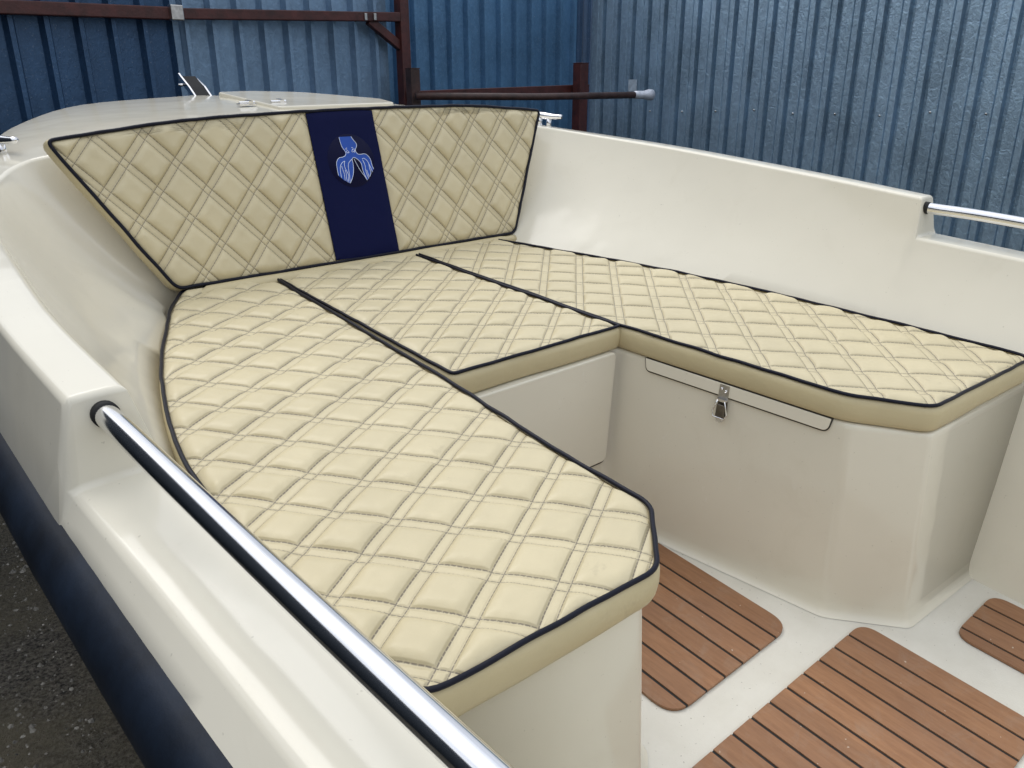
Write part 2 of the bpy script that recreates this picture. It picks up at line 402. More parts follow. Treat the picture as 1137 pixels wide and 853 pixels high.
# toggle latch: plate on the lid, lever and wire bail below
lt = empty('toggle_latch'); lt.parent = boat
u0 = .178
def fp(poly, o0, o1): return clean(mesh('p', *face_panel(poly, o0, o1)))
link('keeper_plate', fp(fillet([(u0-.010, .4075, .002), (u0-.010, .377, .002), (u0+.010, .377, .002), (u0+.010, .4075, .002)]), .0105, .0135), DSTEEL, lt, smooth=False)
link('hook', fp(fillet([(u0-.010, .380, .002), (u0-.010, .375, .002), (u0+.010, .375, .002), (u0+.010, .380, .002)]), .012, .020), STEEL, lt, smooth=False)
parts = [tube([face_pt(u0+dx, .398-dx*.35, .0135), face_pt(u0+dx, .398-dx*.35, .0162)], .0026, 10) for dx in (-.0045, .0045)]
link('screw', mesh('screw', *parts[0]), STEEL, lt); link('screw', mesh('screw', *parts[1]), STEEL, lt)
link('base_plate', fp(fillet([(u0-.009, .376, .003), (u0-.011, .352, .004), (u0-.008, .336, .003), (u0+.008, .336, .003), (u0+.011, .352, .004), (u0+.009, .376, .003)]), .006, .010), simple('dark_latch_plate', (.16, .145, .12), .35, .9), lt, smooth=False)
link('lever', fp(fillet([(u0-.0085, .368, .003), (u0-.0085, .341, .002), (u0+.0085, .341, .002), (u0+.0085, .368, .003)]), .012, .019), simple('bronzed_lever', (.17, .15, .125), .3, .85), lt, smooth=False, bev=.0015)
link('lever_tip', fp(fillet([(u0-.006, .338, .001), (u0-.006, .331, .001), (u0+.006, .331, .001), (u0+.006, .338, .001)]), .008, .017), STEEL, lt, smooth=False)
bail = [(u0-.007, .377, .019), (u0-.012, .362, .020), (u0-.015, .349, .019), (u0-.011, .341, .021), (u0+.011, .341, .021), (u0+.015, .349, .019), (u0+.012, .362, .020), (u0+.007, .377, .019)]
link('wire_bail', mesh('wire_bail', *tube([face_pt(*q) for q in bail], .0014, 8)), STEEL, lt)

# teak-look deck panels
def planks(name, x0, x1, y0, y1, r, first, pitch, label):
    poly = fillet([(x0, y0, r), (x1, y0, r), (x1, y1, r), (x0, y1, r)], 8)
    base = link(name, clean(mesh(name, *prism(scaleout(poly, -.0006), .0005, .0045))), BLACK, boat, smooth=False)
    base['label'] = label
    # the strips: rounded outline cut at every caulking line
    bm = bmesh.new(); vs = [bm.verts.new((*p_, .0065)) for p_ in poly]; bm.faces.new(vs)
    cuts = []
    x = first
    while x < x1-.004:
        if x > x0+.004: cuts += [x-.0029, x+.0029]
        x += pitch
    for cx in cuts:
        g = bm.verts[:]+bm.edges[:]+bm.faces[:]
        bmesh.ops.bisect_plane(bm, geom=g, plane_co=(cx, 0, 0), plane_no=(1, 0, 0))
    for f in bm.faces[:]:
        cxm = f.calc_center_median().x
        for i in range(0, len(cuts), 2):
            if cuts[i] < cxm < cuts[i+1]: bm.faces.remove(f); break
    r_ = bmesh.ops.extrude_face_region(bm, geom=bm.faces[:]); 
    bmesh.ops.translate(bm, vec=(0, 0, -.005), verts=[v for v in r_['geom'] if isinstance(v, bmesh.types.BMVert)])
    bmesh.ops.recalc_face_normals(bm, faces=bm.faces)
    me = bpy.data.meshes.new('strips'); bm.to_mesh(me); bm.free()
    link('strips', me, TEAK, base, smooth=False)
planks('deck_panel', -.150, .192, -.880, -.42, .040, .141, -.0515 and .0515-.0515*8 if False else -.3735+.0515*10-.0, 'brown strip panel in the footwell between the seat lockers') if False else None
def first_from(xr, pitch, x0):
    x = xr
    while x-pitch > x0: x -= pitch
    return x
planks('deck_panel', -.152, .192, -.880, -.42, .045, first_from(.141, .0515, -.152), .0515, 'brown strip panel in the footwell between the seat lockers')
planks('deck_panel', -.305, .308, -1.272, -.960, .034, first_from(.257, .0517, -.305), .0517, 'large brown strip panel in the middle of the cockpit floor')
planks('deck_panel', .420, .602, -1.50, -1.084, .034, first_from(.552, .0515, .42), .0515, 'brown strip panel beside the starboard hull side')

# rails
def rail(p, q, far, r):
    pts = [Vector(p), Vector(q), Vector(far)]
    P = catmull([tuple(pts[0]-(pts[1]-pts[0]).normalized()*.02)]+[tuple(x) for x in pts], 14)
    rl = link('grab_rail', mesh('grab_rail', *tube(P, r, 28)), STEEL, boat)
    d_ = (Vector(q)-Vector(p)).normalized()
    link('socket_ring', mesh('socket_ring', *tube([Vector(p)-d_*.012, Vector(p)-d_*.0005], r+.0012, 24)), BLACK, rl)
    return rl
rail((-.8435, -.674, .681), (-.8069, -1.186, .681), (-.735, -1.95, .675), .0113)
rail((.840, -.676, .679), (.872, -.93, .679), (.875, -1.95, .675), .0118)
for sx, y in ((-1, -1.95), (1, -1.95)):
    x = .735 if sx < 0 else .872
    link('rail_post', mesh('rail_post', *tube([(sx*(x+.004), y, .60), (sx*x, y, .665), (sx*x, y+.015, .676)], .014, 16)), STEEL, boat)

# rub rail: rubber D section all round
V, Fc = [], []
line = [np.array(p) for p in RUB[True]]+[np.array(p) for p in RUB[False]][::-1][1:]
prof = [(.0, .588)]+[(.034*math.sin(math.pi*k/12), .544+.042*math.cos(math.pi*k/12)) for k in range(1, 12)]+[(0, .502)]
prof = [(o if 0 < i < 12 else -.012, z) for i, (o, z) in enumerate(prof)]
m_ = len(line)
for i in range(m_):
    d_ = line[min(i+1, m_-1)]-line[max(i-1, 0)]; nrm_ = np.array([-d_[1], d_[0]]); nrm_ /= np.linalg.norm(nrm_)+1e-9
    for o, z in prof: V.append((line[i][0]+nrm_[0]*(o-.006), line[i][1]+nrm_[1]*(o-.006), z+(line[i][2]-.58)))
k_ = len(prof)
for i in range(m_-1):
    Fc += [(i*k_+j, i*k_+j+1, (i+1)*k_+j+1, (i+1)*k_+j) for j in range(k_-1)]
me = clean(mesh('rub_rail', V, Fc)); link('rub_rail', me, RUBBER, boat)

# foredeck: raised locker lid, hinges, bow roller, cleats
lidp = fillet([(.030, 1.245, .02), (.030, .80, .01), (.40, .78, .02), (.42, .90, .02), (.28, 1.17, .05), (.14, 1.25, .03)], 5)
link('anchor_locker_lid', clean(mesh('anchor_locker_lid', *prism(lidp, .735, .774))), GEL, boat, bev=.005)
for hx, hy in ((-.02, .90), (.075, .90)):
    h = link('lid_hinge', clean(mesh('lid_hinge', *join([boxg((hx, hy, .7715), (.052, .022, .005)), boxg((hx+.008, hy+.004, .777), (.012, .030, .010)), tube([(hx-.022, hy, .776), (hx+.024, hy, .776)], .004, 10)]))), STEEL, boat, smooth=False)
# bow roller: channel of bent strip with two cheeks rising forward
def strip(path, x0, x1, th):
    V, Fc = [], []
    for y, z in path: V += [(x0, y, z), (x1, y, z), (x1, y, z-th), (x0, y, z-th)]
    for i in range(len(path)-1):
        Fc += [(4*i+k, 4*i+(k+1) % 4, 4*i+4+(k+1) % 4, 4*i+4+k) for k in range(4)]
    Fc += [(0, 3, 2, 1), (4*len(path)-4, 4*len(path)-3, 4*len(path)-2, 4*len(path)-1)]
    return V, Fc
cheek = [(1.30, .742), (1.345, .745), (1.405, .777), (1.475, .806)]
curl = cheek+[(1.488, .813), (1.494, .806), (1.490, .797), (1.478, .793)]
rl = link('bow_roller', clean(mesh('bow_roller', *strip([(y, z-.0025) for y, z in cheek], .0046, .0499, .018))), simple('shade_painted_channel', (.004, .004, .005), .85, 0), boat, smooth=False)  # near-black colour stands in for the steel's dark reflections
link('cheek_plate', clean(mesh('cheek_plate', *strip(curl, -.001, .0045, .022))), STEEL, rl, smooth=False)
link('cheek_plate', clean(mesh('cheek_plate', *strip(cheek[:3]+[(1.470, .797)], .0500, .0555, .022))), STEEL, rl, smooth=False)
link('roller_wheel', clean(mesh('roller_wheel', *tube([(.008, 1.462, .780), (.02, 1.462, .780), (.036, 1.462, .780), (.048, 1.462, .780)], .013, 16, rfun=lambda i: (.015, .011, .011, .015)[i]))), BLACK, rl)
link('roller_pin', clean(mesh('roller_pin', *tube([(-.014, 1.462, .778), (.066, 1.462, .778)], .004, 10))), STEEL, rl)
def cleat(c, ang):
    M = Matrix.Translation(c) @ Matrix.Rotation(ang, 4, 'Z')
    bar = tube([M @ Vector((u, 0, .034+.005*abs(u/.075)**2)) for u in np.linspace(-.075, .075, 13)], .008, 12, rfun=lambda i: .0110-.0045*abs(i-6)/6)
    legs = [tube([M @ Vector((sx*.022, 0, -.006)), M @ Vector((sx*.02, 0, .032))], .008, 12) for sx in (-1, 1)]
    foot = boxg((0, 0, -.001), (.075, .030, .008), M)
    o = link('mooring_cleat', clean(mesh('mooring_cleat', *join([bar]+legs))), STEEL, boat)
    link('cleat_foot', clean(mesh('cleat_foot', *foot)), STEEL, o, bev=.003)
cleat(Vector((.785, .520, .712)), R_(90))
cleat(Vector((-.70, .60, .722)), R_(112))

# ------------------------------------------------------------------ CUSHIONS
def pdist(P, poly):
    d = np.full(len(P), 1e9); n = len(poly)
    for i in range(n):
        a_, b2 = poly[i], poly[(i+1) % n]; e = b2-a_; t_ = np.clip(((P-a_)@e)/(e@e+1e-12), 0, 1)
        d = np.minimum(d, np.hypot(*(P-(a_+t_[:, None]*e)).T))
    return d
def inside(P, poly):
    c = np.zeros(len(P), bool); n = len(poly)
    for i in range(n):
        a_, b2 = poly[i], poly[(i+1) % n]
        cond = (a_[1] > P[:, 1]) != (b2[1] > P[:, 1])
        with np.errstate(divide='ignore', invalid='ignore'):
            xi = (b2[0]-a_[0])*(P[:, 1]-a_[1])/(b2[1]-a_[1])+a_[0]
        c ^= cond & (P[:, 0] < xi)
    return c
def grid_fill(poly, step):
    """row-wise fill of a y-monotone polygon."""
    ys = poly[:, 1]; y0, y1 = ys.min()+1e-6, ys.max()-1e-6
    ny = max(4, int((y1-y0)/step)); 
    rows = []
    wid = 0
    for y in np.linspace(y0, y1, ny+1):
        xs = []
        for i in range(len(poly)):
            a_, b2 = poly[i], poly[(i+1) % len(poly)]
            if (a_[1] > y) != (b2[1] > y): xs.append(a_[0]+(b2[0]-a_[0])*(y-a_[1])/(b2[1]-a_[1]))
        rows.append((min(xs), max(xs), y)); wid = max(wid, max(xs)-min(xs))
    nx = max(4, int(wid/step))
    u = np.linspace(0, 1, nx+1)
    P = np.array([[x0+(x1-x0)*k, y] for x0, x1, y in rows for k in u])
    w = nx+1
    Fq = [(j*w+i, j*w+i+1, (j+1)*w+i+1, (j+1)*w+i) for j in range(ny) for i in range(nx)]
    return P, Fq
def quilt_height(P, poly, lat, puff, seed, delta=.0052):
    o, v1, v2 = map(np.array, lat)
    Mi = np.linalg.inv(np.array([v1, v2]).T)
    rr = np.random.default_rng(seed)
    # hand-sewn seams wander by a millimetre or two
    Q = P.copy()
    for _ in range(3):
        k = rr.normal(0, 9, 2); ph = rr.uniform(0, 6.28, 2); am = rr.uniform(.0004, .0010)
        Q = Q + am*np.c_[np.sin(P@k+ph[0]), np.cos(P@k[::-1]+ph[1])]
    uv = (Q-o)@Mi.T
    ar = abs(v1[0]*v2[1]-v1[1]*v2[0]); pa, pb = ar/np.linalg.norm(v2), ar/np.linalg.norm(v1)
    d1 = np.abs(uv[:, 0]-np.round(uv[:, 0]))*pa; d2 = np.abs(uv[:, 1]-np.round(uv[:, 1]))*pb
    def pr(d):
        t_ = np.clip((d-delta+.0004)/.019, 0, 1); return np.where(d < delta, .16*np.clip(1-(d/delta)**2, 0, 1), 1-(1-t_)**2.1)
    h = np.minimum(pr(d1), 1)*np.minimum(pr(d2), 1)
    # where two double rows cross keep it low
    edge = pdist(P, poly); e = np.clip(edge/.022, 0, 1); ef = 1-(1-e)**2
    cell = np.floor(uv); jit = (np.sin(cell[:, 0]*12.9898+cell[:, 1]*78.233+seed)*43758.5453) % 1
    wr = np.array([mnoise.noise(Vector((x*26, y*26, seed))) for x, y in P])*.0012
    wr2 = np.array([mnoise.noise(Vector((x*75, y*75, seed+9))) for x, y in P])*.0005
    z = (puff*(.7+.5*jit)*h + (wr+wr2)*np.clip(edge/.01, 0, 1))*ef + .004*(ef-1)
    return z, uv
def quilted(name, poly, lat, puff, seed, step, frame, parent, mat=None, z=0):
    P, Fq = grid_fill(poly, step)
    h, uv = quilt_height(P, poly, lat, puff, seed)
    V = [frame(p[0], p[1], z+hh) for p, hh in zip(P, h)]
    me = mesh(name, V, Fq)
    ul = me.uv_layers.new(name='UVMap')
    idx = np.empty(len(me.loops), int); me.loops.foreach_get('vertex_index', idx)
    ul.data.foreach_set('uv', (uv[idx]+1000).astype(np.float32).ravel())
    return link(name, me, mat or QUILT, parent)
def resample(poly, step):
    P = []
    for i in range(len(poly)):
        a_, b2 = poly[i], poly[(i+1) % len(poly)]; n = max(1, int(np.linalg.norm(b2-a_)/step))
        P += [a_+(b2-a_)*k/n for k in range(n)]
    return np.array(P)
def boxing(name, poly, frame, parent, z1, z0, bulge=.006, mat=None, seed=0):
    P = resample(poly, .02); V, Fc = [], []; n = len(P)
    ks = [0, .1, .3, .55, .8, .94, 1]
    nz = [mnoise.noise(Vector((p[0]*9, p[1]*9, seed)))*.0025 for p in P]
    for k in ks:
        off = bulge*(1-(2*k-1)**4)*.6+bulge*.4*math.sin(math.pi*k) - (.004 if k in (0, 1) else 0)
        Q = scaleout(P, off)
        for q, w in zip(Q, nz): V.append(frame(q[0], q[1], z1+(z0-z1)*k) if k in (0, 1) else frame(q[0]+w*.5, q[1]+w, z1+(z0-z1)*k))
    for r in range(len(ks)-1): Fc += [(r*n+i, r*n+(i+1) % n, (r+1)*n+(i+1) % n, (r+1)*n+i) for i in range(n)]
    Fc.append(tuple((len(ks)-1)*n+i for i in range(n)))
    me = mesh(name, V, Fc); bm = bmesh.new(); bm.from_mesh(me); bmesh.ops.recalc_face_normals(bm, faces=bm.faces); bm.to_mesh(me); bm.free()
    return link(name, me, mat or BOX, parent)
def piping(poly, frame, parent, z, r=.0033, seed=0, name='piping'):
    P = resample(poly, .012)
    pts = [frame(p[0]+.0016*mnoise.noise(Vector((p[0]*22, p[1]*22, seed))), p[1]+.0016*mnoise.noise(Vector((p[0]*22, p[1]*22, seed+5))), z+.0016*mnoise.noise(Vector((p[0]*17, p[1]*17, seed+9)))) for p in P]
    return link(name, mesh(name, *tube(pts, r, 10, closed=True)), PIPE, parent)

CT, CB = .460, .4095
def seat(corners, lat, label, seed, step, puff=.0080):
    poly = fillet(corners, 5)
    c = np.array([poly[:, 0].mean(), poly[:, 1].mean(), CB]); 
    root = empty('seat_cushion', T @ Matrix.Translation(Vector(c)))
    tag(root, label, 'cushion', 'quilted seat cushions round the bow footwell')
    fr = lambda x, y, z: (x-c[0], y-c[1], z-c[2])
    quilted('quilted_top', poly, lat, puff, seed, step, fr, root, z=CT-.001)
    boxing('side_band', poly, fr, root, CT-.001, CB, .006, seed=seed)
    piping(poly, fr, root, CT+.0005, seed=seed)
    return root
seat([(-.255, .30, .01), (-.262, -.453, .1), (-.277, -.66, .1), (-.274, -.871, .022), (-.368, -.964, .02), (-.690, -.956, .03), (-.722, -.70, .1), (-.713, -.431, .1), (-.687, -.28, .1), (-.628, -.065, .12), (-.512, .215, .06), (-.46, .30, .01)],
     ((-.542, -.606), (-.066, -.040), (.049, -.059)), 'long quilted cream seat cushion with navy piping beside the near chrome rail', 3, .0034)
seat([(-.250, .30, .004), (-.240, -.391, .012), (.179, -.396, .006), (.122, .30, .004)],
     ((-.172, -.239), (.058, -.043), (.058, .048)), 'small middle quilted cream cushion below the navy striped backrest', 5, .0036, .0074)
seat([(.131, .30, .004), (.184, -.399, .1), (.256, -.855, .03), (.338, -.969, .018), (.724, -.985, .03), (.691, -.738, .1), (.645, -.459, .1), (.572, -.159, .12), (.42, .215, .05), (.39, .30, .01)],
     ((.526, -.653), (.0620, -.0575), (-.0525, -.0540)), 'quilted cream seat cushion on the latched locker by the far bulwark', 7, .0036, .0070)

# backrest: local plane (x, s) leaning forward, normal towards the seats
B0 = Vector((0, .286, .46)); es = (Vector((0, .391, .7775))-B0).normalized(); nf = Vector((0, -es.z, es.y))
BR = T @ Matrix.Translation(B0)
back = empty('backrest_cushion', BR)
tag(back, 'quilted cream backrest with a navy centre stripe carrying a blue octopus emblem', 'backrest')
bfr = lambda x, s, h: tuple(Vector((x, 0, 0)) + es*s + nf*h)
bp_ = fillet([(-.472, .012, .018), (.478, .006, .018), (.645, .338, .014), (.40, .362, .1), (.09, .366, .1), (-.09, .366, .1), (-.38, .360, .1), (-.645, .333, .016)], 6)
def clip_x(poly, x0, x1):
    def cut(P, x, keep):
        out = []
        for i in range(len(P)):
            a_, b2 = P[i], P[(i+1) % len(P)]; ia, ib = keep*(a_[0]-x) >= 0, keep*(b2[0]-x) >= 0
            if ia: out.append(a_)
            if ia != ib: out.append(a_+(b2-a_)*(x-a_[0])/(b2[0]-a_[0]))
        return np.array(out)
    return cut(cut(poly, x0, 1), x1, -1)
ST = .0885
pl, pm, pr_ = clip_x(bp_, -2, -ST), clip_x(bp_, -ST-.001, ST+.001), clip_x(bp_, ST, 2)
quilted('quilted_panel', pl, ((-.513, .280), (.050, .055), (.052, -.063)), .0090, 11, .0034, bfr, back, z=0)
quilted('quilted_panel', pr_, ((.141, .263), (.050, .058), (.051, -.057)), .0090, 12, .0034, bfr, back, z=0)
P, Fq = grid_fill(pm, .006)
ed = pdist(P, pm); hz = [.0036*(1-(1-min(1, e/.025))**2)+.0007*mnoise.noise(Vector((p[0]*22, p[1]*14, 2))) for p, e in zip(P, ed)]
link('navy_stripe', mesh('navy_stripe', [bfr(p[0], p[1], h) for p, h in zip(P, hz)], Fq), NAVY, back)
boxing('side_band', bp_, bfr, back, -.001, -.052, .006, seed=31)
piping(bp_, bfr, back, .0005, .0037, seed=33)
# lower roll of the front, tucked on to the seat
pts = [bfr(x, -.010+.0015*mnoise.noise(Vector((x*8, 0, 4))), .008) for x in np.linspace(-.458, .466, 60)]
link('lower_roll', mesh('lower_roll', *tube(pts, .017, 14, rfun=lambda i: .019-.006*i/59 if 2 < i < 57 else .011)), BOX, back)
# emblem
cx, cs, cr = .0035, .244, .064
pat = np.array([(cx+cr*math.cos(a_), cs+cr*math.sin(a_)) for a_ in np.linspace(0, 2*math.pi, 64, endpoint=False)])
V, Fc = join([([bfr(x, s, .0037) for x, s in scaleout(pat, -.0006)]+[bfr(x, s, .0046) for x, s in scaleout(pat, -.0016)]+[bfr(cx, cs, .0050)],
               [(i, (i+1) % 64, 64+(i+1) % 64, 64+i) for i in range(64)]+[(64+i, 64+(i+1) % 64, 128) for i in range(64)])])
patch = link('emblem_patch', mesh('emblem_patch', V, Fc), PATCH, back)
E = {'body': [[-.0186,.3014],[.0136,.3007],[.0187,.2915],[.0235,.2837],[.0234,.2766],[.0189,.2697],[.0191,.2631],[.0255,.2575],[.0421,.257],[.0499,.2518],[.0544,.2422],[.0562,.2286],[.0581,.2191],[.0538,.2123],[.0505,.2174],[.0492,.2098],[.0441,.2025],[.04,.1974],[.0342,.1937],[.0295,.2028],[.0275,.22],[.0265,.2348],[.0221,.2428],[.0138,.2496],[.0087,.2515],[.0046,.2461],[.0044,.2328],[.0024,.2215],[-.0032,.2068],[-.0135,.1909],[-.019,.1934],[-.0236,.1972],[-.028,.1995],[-.0336,.2053],[-.0406,.212],[-.0414,.2253],[-.04,.2402],[-.0349,.2501],[-.0276,.2539],[-.0166,.2549],[-.0101,.2595],[-.0107,.2662],[-.0154,.274],[-.0177,.2873]],
'lines': [[[-.0189,.3004],[-.0181,.2882],[-.0154,.2759],[-.0106,.2684],[-.0093,.2613],[-.0126,.2565],[-.0201,.2537],[-.0277,.2533],[-.0345,.2491],[-.0392,.2411],[-.0407,.228],[-.0407,.2117]],
[[.0135,.3003],[.0186,.291],[.0239,.2836],[.0236,.2766],[.0189,.2697],[.0191,.2631],[.0254,.2571],[.0421,.257],[.0502,.2514],[.0549,.2422],[.0562,.2286],[.0585,.2187]],
[[-.0135,.1909],[-.0028,.2067],[.0024,.2215],[.0046,.2366],[.0042,.2461],[.0085,.2505],[.0138,.2496],[.0221,.2428],[.0269,.2348],[.0276,.2232],[.0287,.2135],[.0346,.1937]],
[[-.0139,.1921],[-.0114,.2075],[-.0105,.2226],[-.0092,.2339],[-.0046,.2411],[.0044,.2471]],
[[-.019,.1934],[-.014,.2077],[-.0156,.2174],[-.0194,.2291],[-.0189,.2385],[-.0164,.2439],[-.0242,.2408],[-.0302,.2337],[-.0334,.2227],[-.034,.2054]],
[[-.0255,.1983],[-.0246,.2144],[-.0266,.2259],[-.0274,.2335]],[[-.0206,.196],[-.0204,.2064],[-.0192,.2158],[-.0203,.2235]],
[[.01,.2476],[.0145,.2339],[.0217,.217],[.0298,.2038],[.0346,.1937]],
[[.0317,.2459],[.0374,.2464],[.044,.2411],[.0478,.2331],[.0474,.2216],[.0492,.2117],[.0441,.2025]],
[[.0324,.2439],[.0363,.2321],[.0359,.2206],[.0366,.209],[.04,.1974]],[[.0388,.2184],[.0403,.2086],[.0421,.2007]],[[.0485,.2311],[.0518,.2212],[.0537,.2117]],
[[-.0077,.2716],[-.0037,.2685],[-.0001,.2635],[-.0054,.2629],[-.0073,.2668]],[[-.008,.2731],[-.0035,.2741]],[[.0167,.2699],[.012,.2702],[.0079,.2658],[.0115,.2636],[.0169,.268],[.0148,.2615]],[[.0086,.2746],[.0131,.273]]]}
bm = bmesh.new(); f = bm.faces.new([bm.verts.new(bfr(x, s, .0058)) for x, s in E['body']]); bmesh.ops.triangulate(bm, faces=[f])
r_ = bmesh.ops.extrude_face_region(bm, geom=bm.faces[:]); bmesh.ops.translate(bm, vec=Vector(nf)*-.0012, verts=[v for v in r_['geom'] if isinstance(v, bmesh.types.BMVert)])
bmesh.ops.recalc_face_normals(bm, faces=bm.faces); me = bpy.data.meshes.new('octopus'); bm.to_mesh(me); bm.free()
link('octopus_shape', me, BLUE, patch, smooth=False)
link('stitched_outline', mesh('stitched_outline', *join([tube([bfr(x, s, .0060) for x, s in catmull(l_, 4)], .0007, 6) for l_ in E['lines']])), WHITE, patch)

# ------------------------------------------------------------------ CAMERA
cyw, cp, cr_ = YAW, PITCH, ROLL
f_ = Vector((math.sin(cyw)*math.cos(cp), math.cos(cyw)*math.cos(cp), -math.sin(cp)))
r0 = Vector((math.cos(cyw), -math.sin(cyw), 0)); d0 = f_.cross(r0)
r2 = r0*math.cos(cr_)+d0*math.sin(cr_); d2 = -r0*math.sin(cr_)+d0*math.cos(cr_)
Mc = Matrix((( r2.x, -d2.x, -f_.x, CAM_P.x), (r2.y, -d2.y, -f_.y, CAM_P.y), (r2.z, -d2.z, -f_.z, CAM_P.z), (0, 0, 0, 1)))
cd = bpy.data.cameras.new('camera'); cam = bpy.data.objects.new('camera', cd); COL.objects.link(cam); S.camera = cam
cam.matrix_world = T @ Mc
cd.sensor_fit = 'HORIZONTAL'; cd.sensor_width = 36; cd.lens = 36*F_PX/1137; cd.clip_start = .02; cd.clip_end = 500
MW = T @ Mc; CW = MW.to_translation(); R3 = MW.to_3x3()

# ------------------------------------------------------------------ THE YARD (world frame, z up)
GZ = (T @ Vector((0, -.6, -.50))).z - .005
fw = R3 @ Vector((0, 0, -1)); fwh = Vector((fw.x, fw.y, 0)).normalized(); rth = Vector((fwh.y, -fwh.x, 0))
def at(px, Z, py=101):
    """ground-plan point seen in column px at forward distance Z (used to measure the yard)."""
    d_ = R3 @ Vector(((px-568.5)/F_PX, -(py-426.5)/F_PX, -1)); s = Z/d_.dot(fwh); p_ = CW+d_*s; return Vector((p_.x, p_.y, p_.z))
V, Fc = [], []; ng = 60
for j in range(ng+1):
    for i in range(ng+1):
        x, y = -30+60*i/ng, -30+60*j/ng
        V.append((CW.x+x, CW.y+y, GZ))
Fc = [(j*(ng+1)+i, j*(ng+1)+i+1, (j+1)*(ng+1)+i+1, (j+1)*(ng+1)+i) for j in range(ng) for i in range(ng)]
V, Fc = [(-200, -200, GZ), (200, -200, GZ), (200, 200, GZ), (-200, 200, GZ)], [(0, 1, 2, 3)]
g = link('ground', mesh('ground', V, Fc), ASPH, None, smooth=False); tag(g, kind='structure')

# loose grit on the yard beside the hull
rg = np.random.default_rng(8); V, Fc = [], []
for _ in range(9000):
    bx, by = rg.uniform(-2.6, -.80), rg.uniform(-1.4, 1.6)
    q = T @ Vector((bx, by, -.5)); r = .0030*math.exp(rg.normal(0, .5)); a0 = rg.uniform(0, 6.28); n0 = len(V)
    for k in range(5):
        V.append((q.x+r*rg.uniform(.7, 1.2)*math.cos(a0+k*1.257), q.y+r*rg.uniform(.7, 1.2)*math.sin(a0+k*1.257), GZ-.0005))
    V.append((q.x+r*rg.uniform(-.4, .4), q.y+r*rg.uniform(-.4, .4), GZ+r*rg.uniform(.5, 1.1)))
    Fc += [(n0+k, n0+(k+1) % 5, n0+5) for k in range(5)]
gr = link('gravel', mesh('gravel', V, Fc), simple('grit', (.22, .21, .185), .9, 0, 40, .95), None, smooth=False); tag(gr, 'loose grit scattered over the asphalt beside the navy rub rail', 'gravel', kind='stuff')

def corrugated(name, p, q, z0, z1, prof, mat, parent, side=1):
    """prof: list of (u, depth) over one pitch"""
    p, q = Vector((p.x, p.y, 0)), Vector((q.x, q.y, 0)); d_ = q-p; Lw = d_.length; d_.normalize(); n_ = Vector((d_.y, -d_.x, 0))*side
    pitch = prof[-1][0]; us = []; k = 0
    while k*pitch < Lw:
        us += [(k*pitch+u, o) for u, o in prof[:-1]]; k += 1
    us = [(u, o) for u, o in us if u <= Lw]+[(Lw, 0)]
    V = []
    zs = np.linspace(z0, z1, 9)
    for u, o in us:
        for z in zs:
            w = .0018*mnoise.noise(Vector((u*3.1, z*1.7, len(name))))
            c = p+d_*u+n_*(o+w); V.append((c.x, c.y, z))
    m_ = len(zs); nf_ = len(us)
    Fc = [(i*m_+k, (i+1)*m_+k, (i+1)*m_+k+1, i*m_+k+1) for i in range(nf_-1) for k in range(m_-1)]
    off = p
    o = link(name, mesh(name, [(a_-off.x, b2-off.y, c) for a_, b2, c in V], Fc), mat, parent, smooth=False)
    if parent is None: o.location = off
    else: o.location = off
    return o, p, d_, n_
TOP = CW.z+.78
profR = [(0, 0), (.066, 0), (.070, -.004), (.074, 0), (.086, .0), (.0905, .017), (.1105, .017), (.115, 0)]
profR = [(0, 0), (.050, 0), (.054, -.007), (.058, 0), (.085, 0), (.090, -.036), (.106, -.036), (.115, 0)]
profM = [(0, 0), (.060, 0), (.072, .030), (.088, .030), (.100, 0), (.115, 0)]
CORN, RIGHT_A = at(655, 5.41), at(1100, 3.72)
dR = (RIGHT_A-CORN); dR.z = 0
RIGHT_E = CORN + dR*2.1
fr_root = empty('corrugated_fence', Matrix.Translation((CORN.x, CORN.y, GZ))); tag(fr_root, 'hammered blue corrugated metal fence running along the right side of the yard', 'fence')
def rel(o, root):
    o.location = o.location - Vector((root.matrix_world.translation.x, root.matrix_world.translation.y, root.matrix_world.translation.z)); return o
o, p_, d_, n_ = corrugated('cladding', CORN, RIGHT_E, GZ, TOP, profR, SH_R, fr_root); rel(o, fr_root)
nR, dRn = n_, d_
if (CW-p_).dot(n_) < 0:
    nR = -n_
# self-tapping screws in rows
Lr = dR.length*2.1
def on_right(u, z, off): 
    q = CORN+dRn*u+nR*off; return Vector((q.x, q.y, z))
def bolt_head(c, n_, r, h): return tube([c, c+n_*h*.6, c+n_*h], r, 8, rfun=lambda i: (r, r, r*.5)[i])
zs_ = at(940, 4.3, 125).z
for row in (zs_, zs_+1.25):
    for k in range(2, int(Lr/.23)):
        c = on_right(k*.23+.028+random.uniform(-.006, .006), row+random.uniform(-.012, .012), .001)
        c -= fr_root.matrix_world.translation
        link('screw', mesh('screw', *bolt_head(c, nR, .0055, .006)), DSTEEL, fr_root)
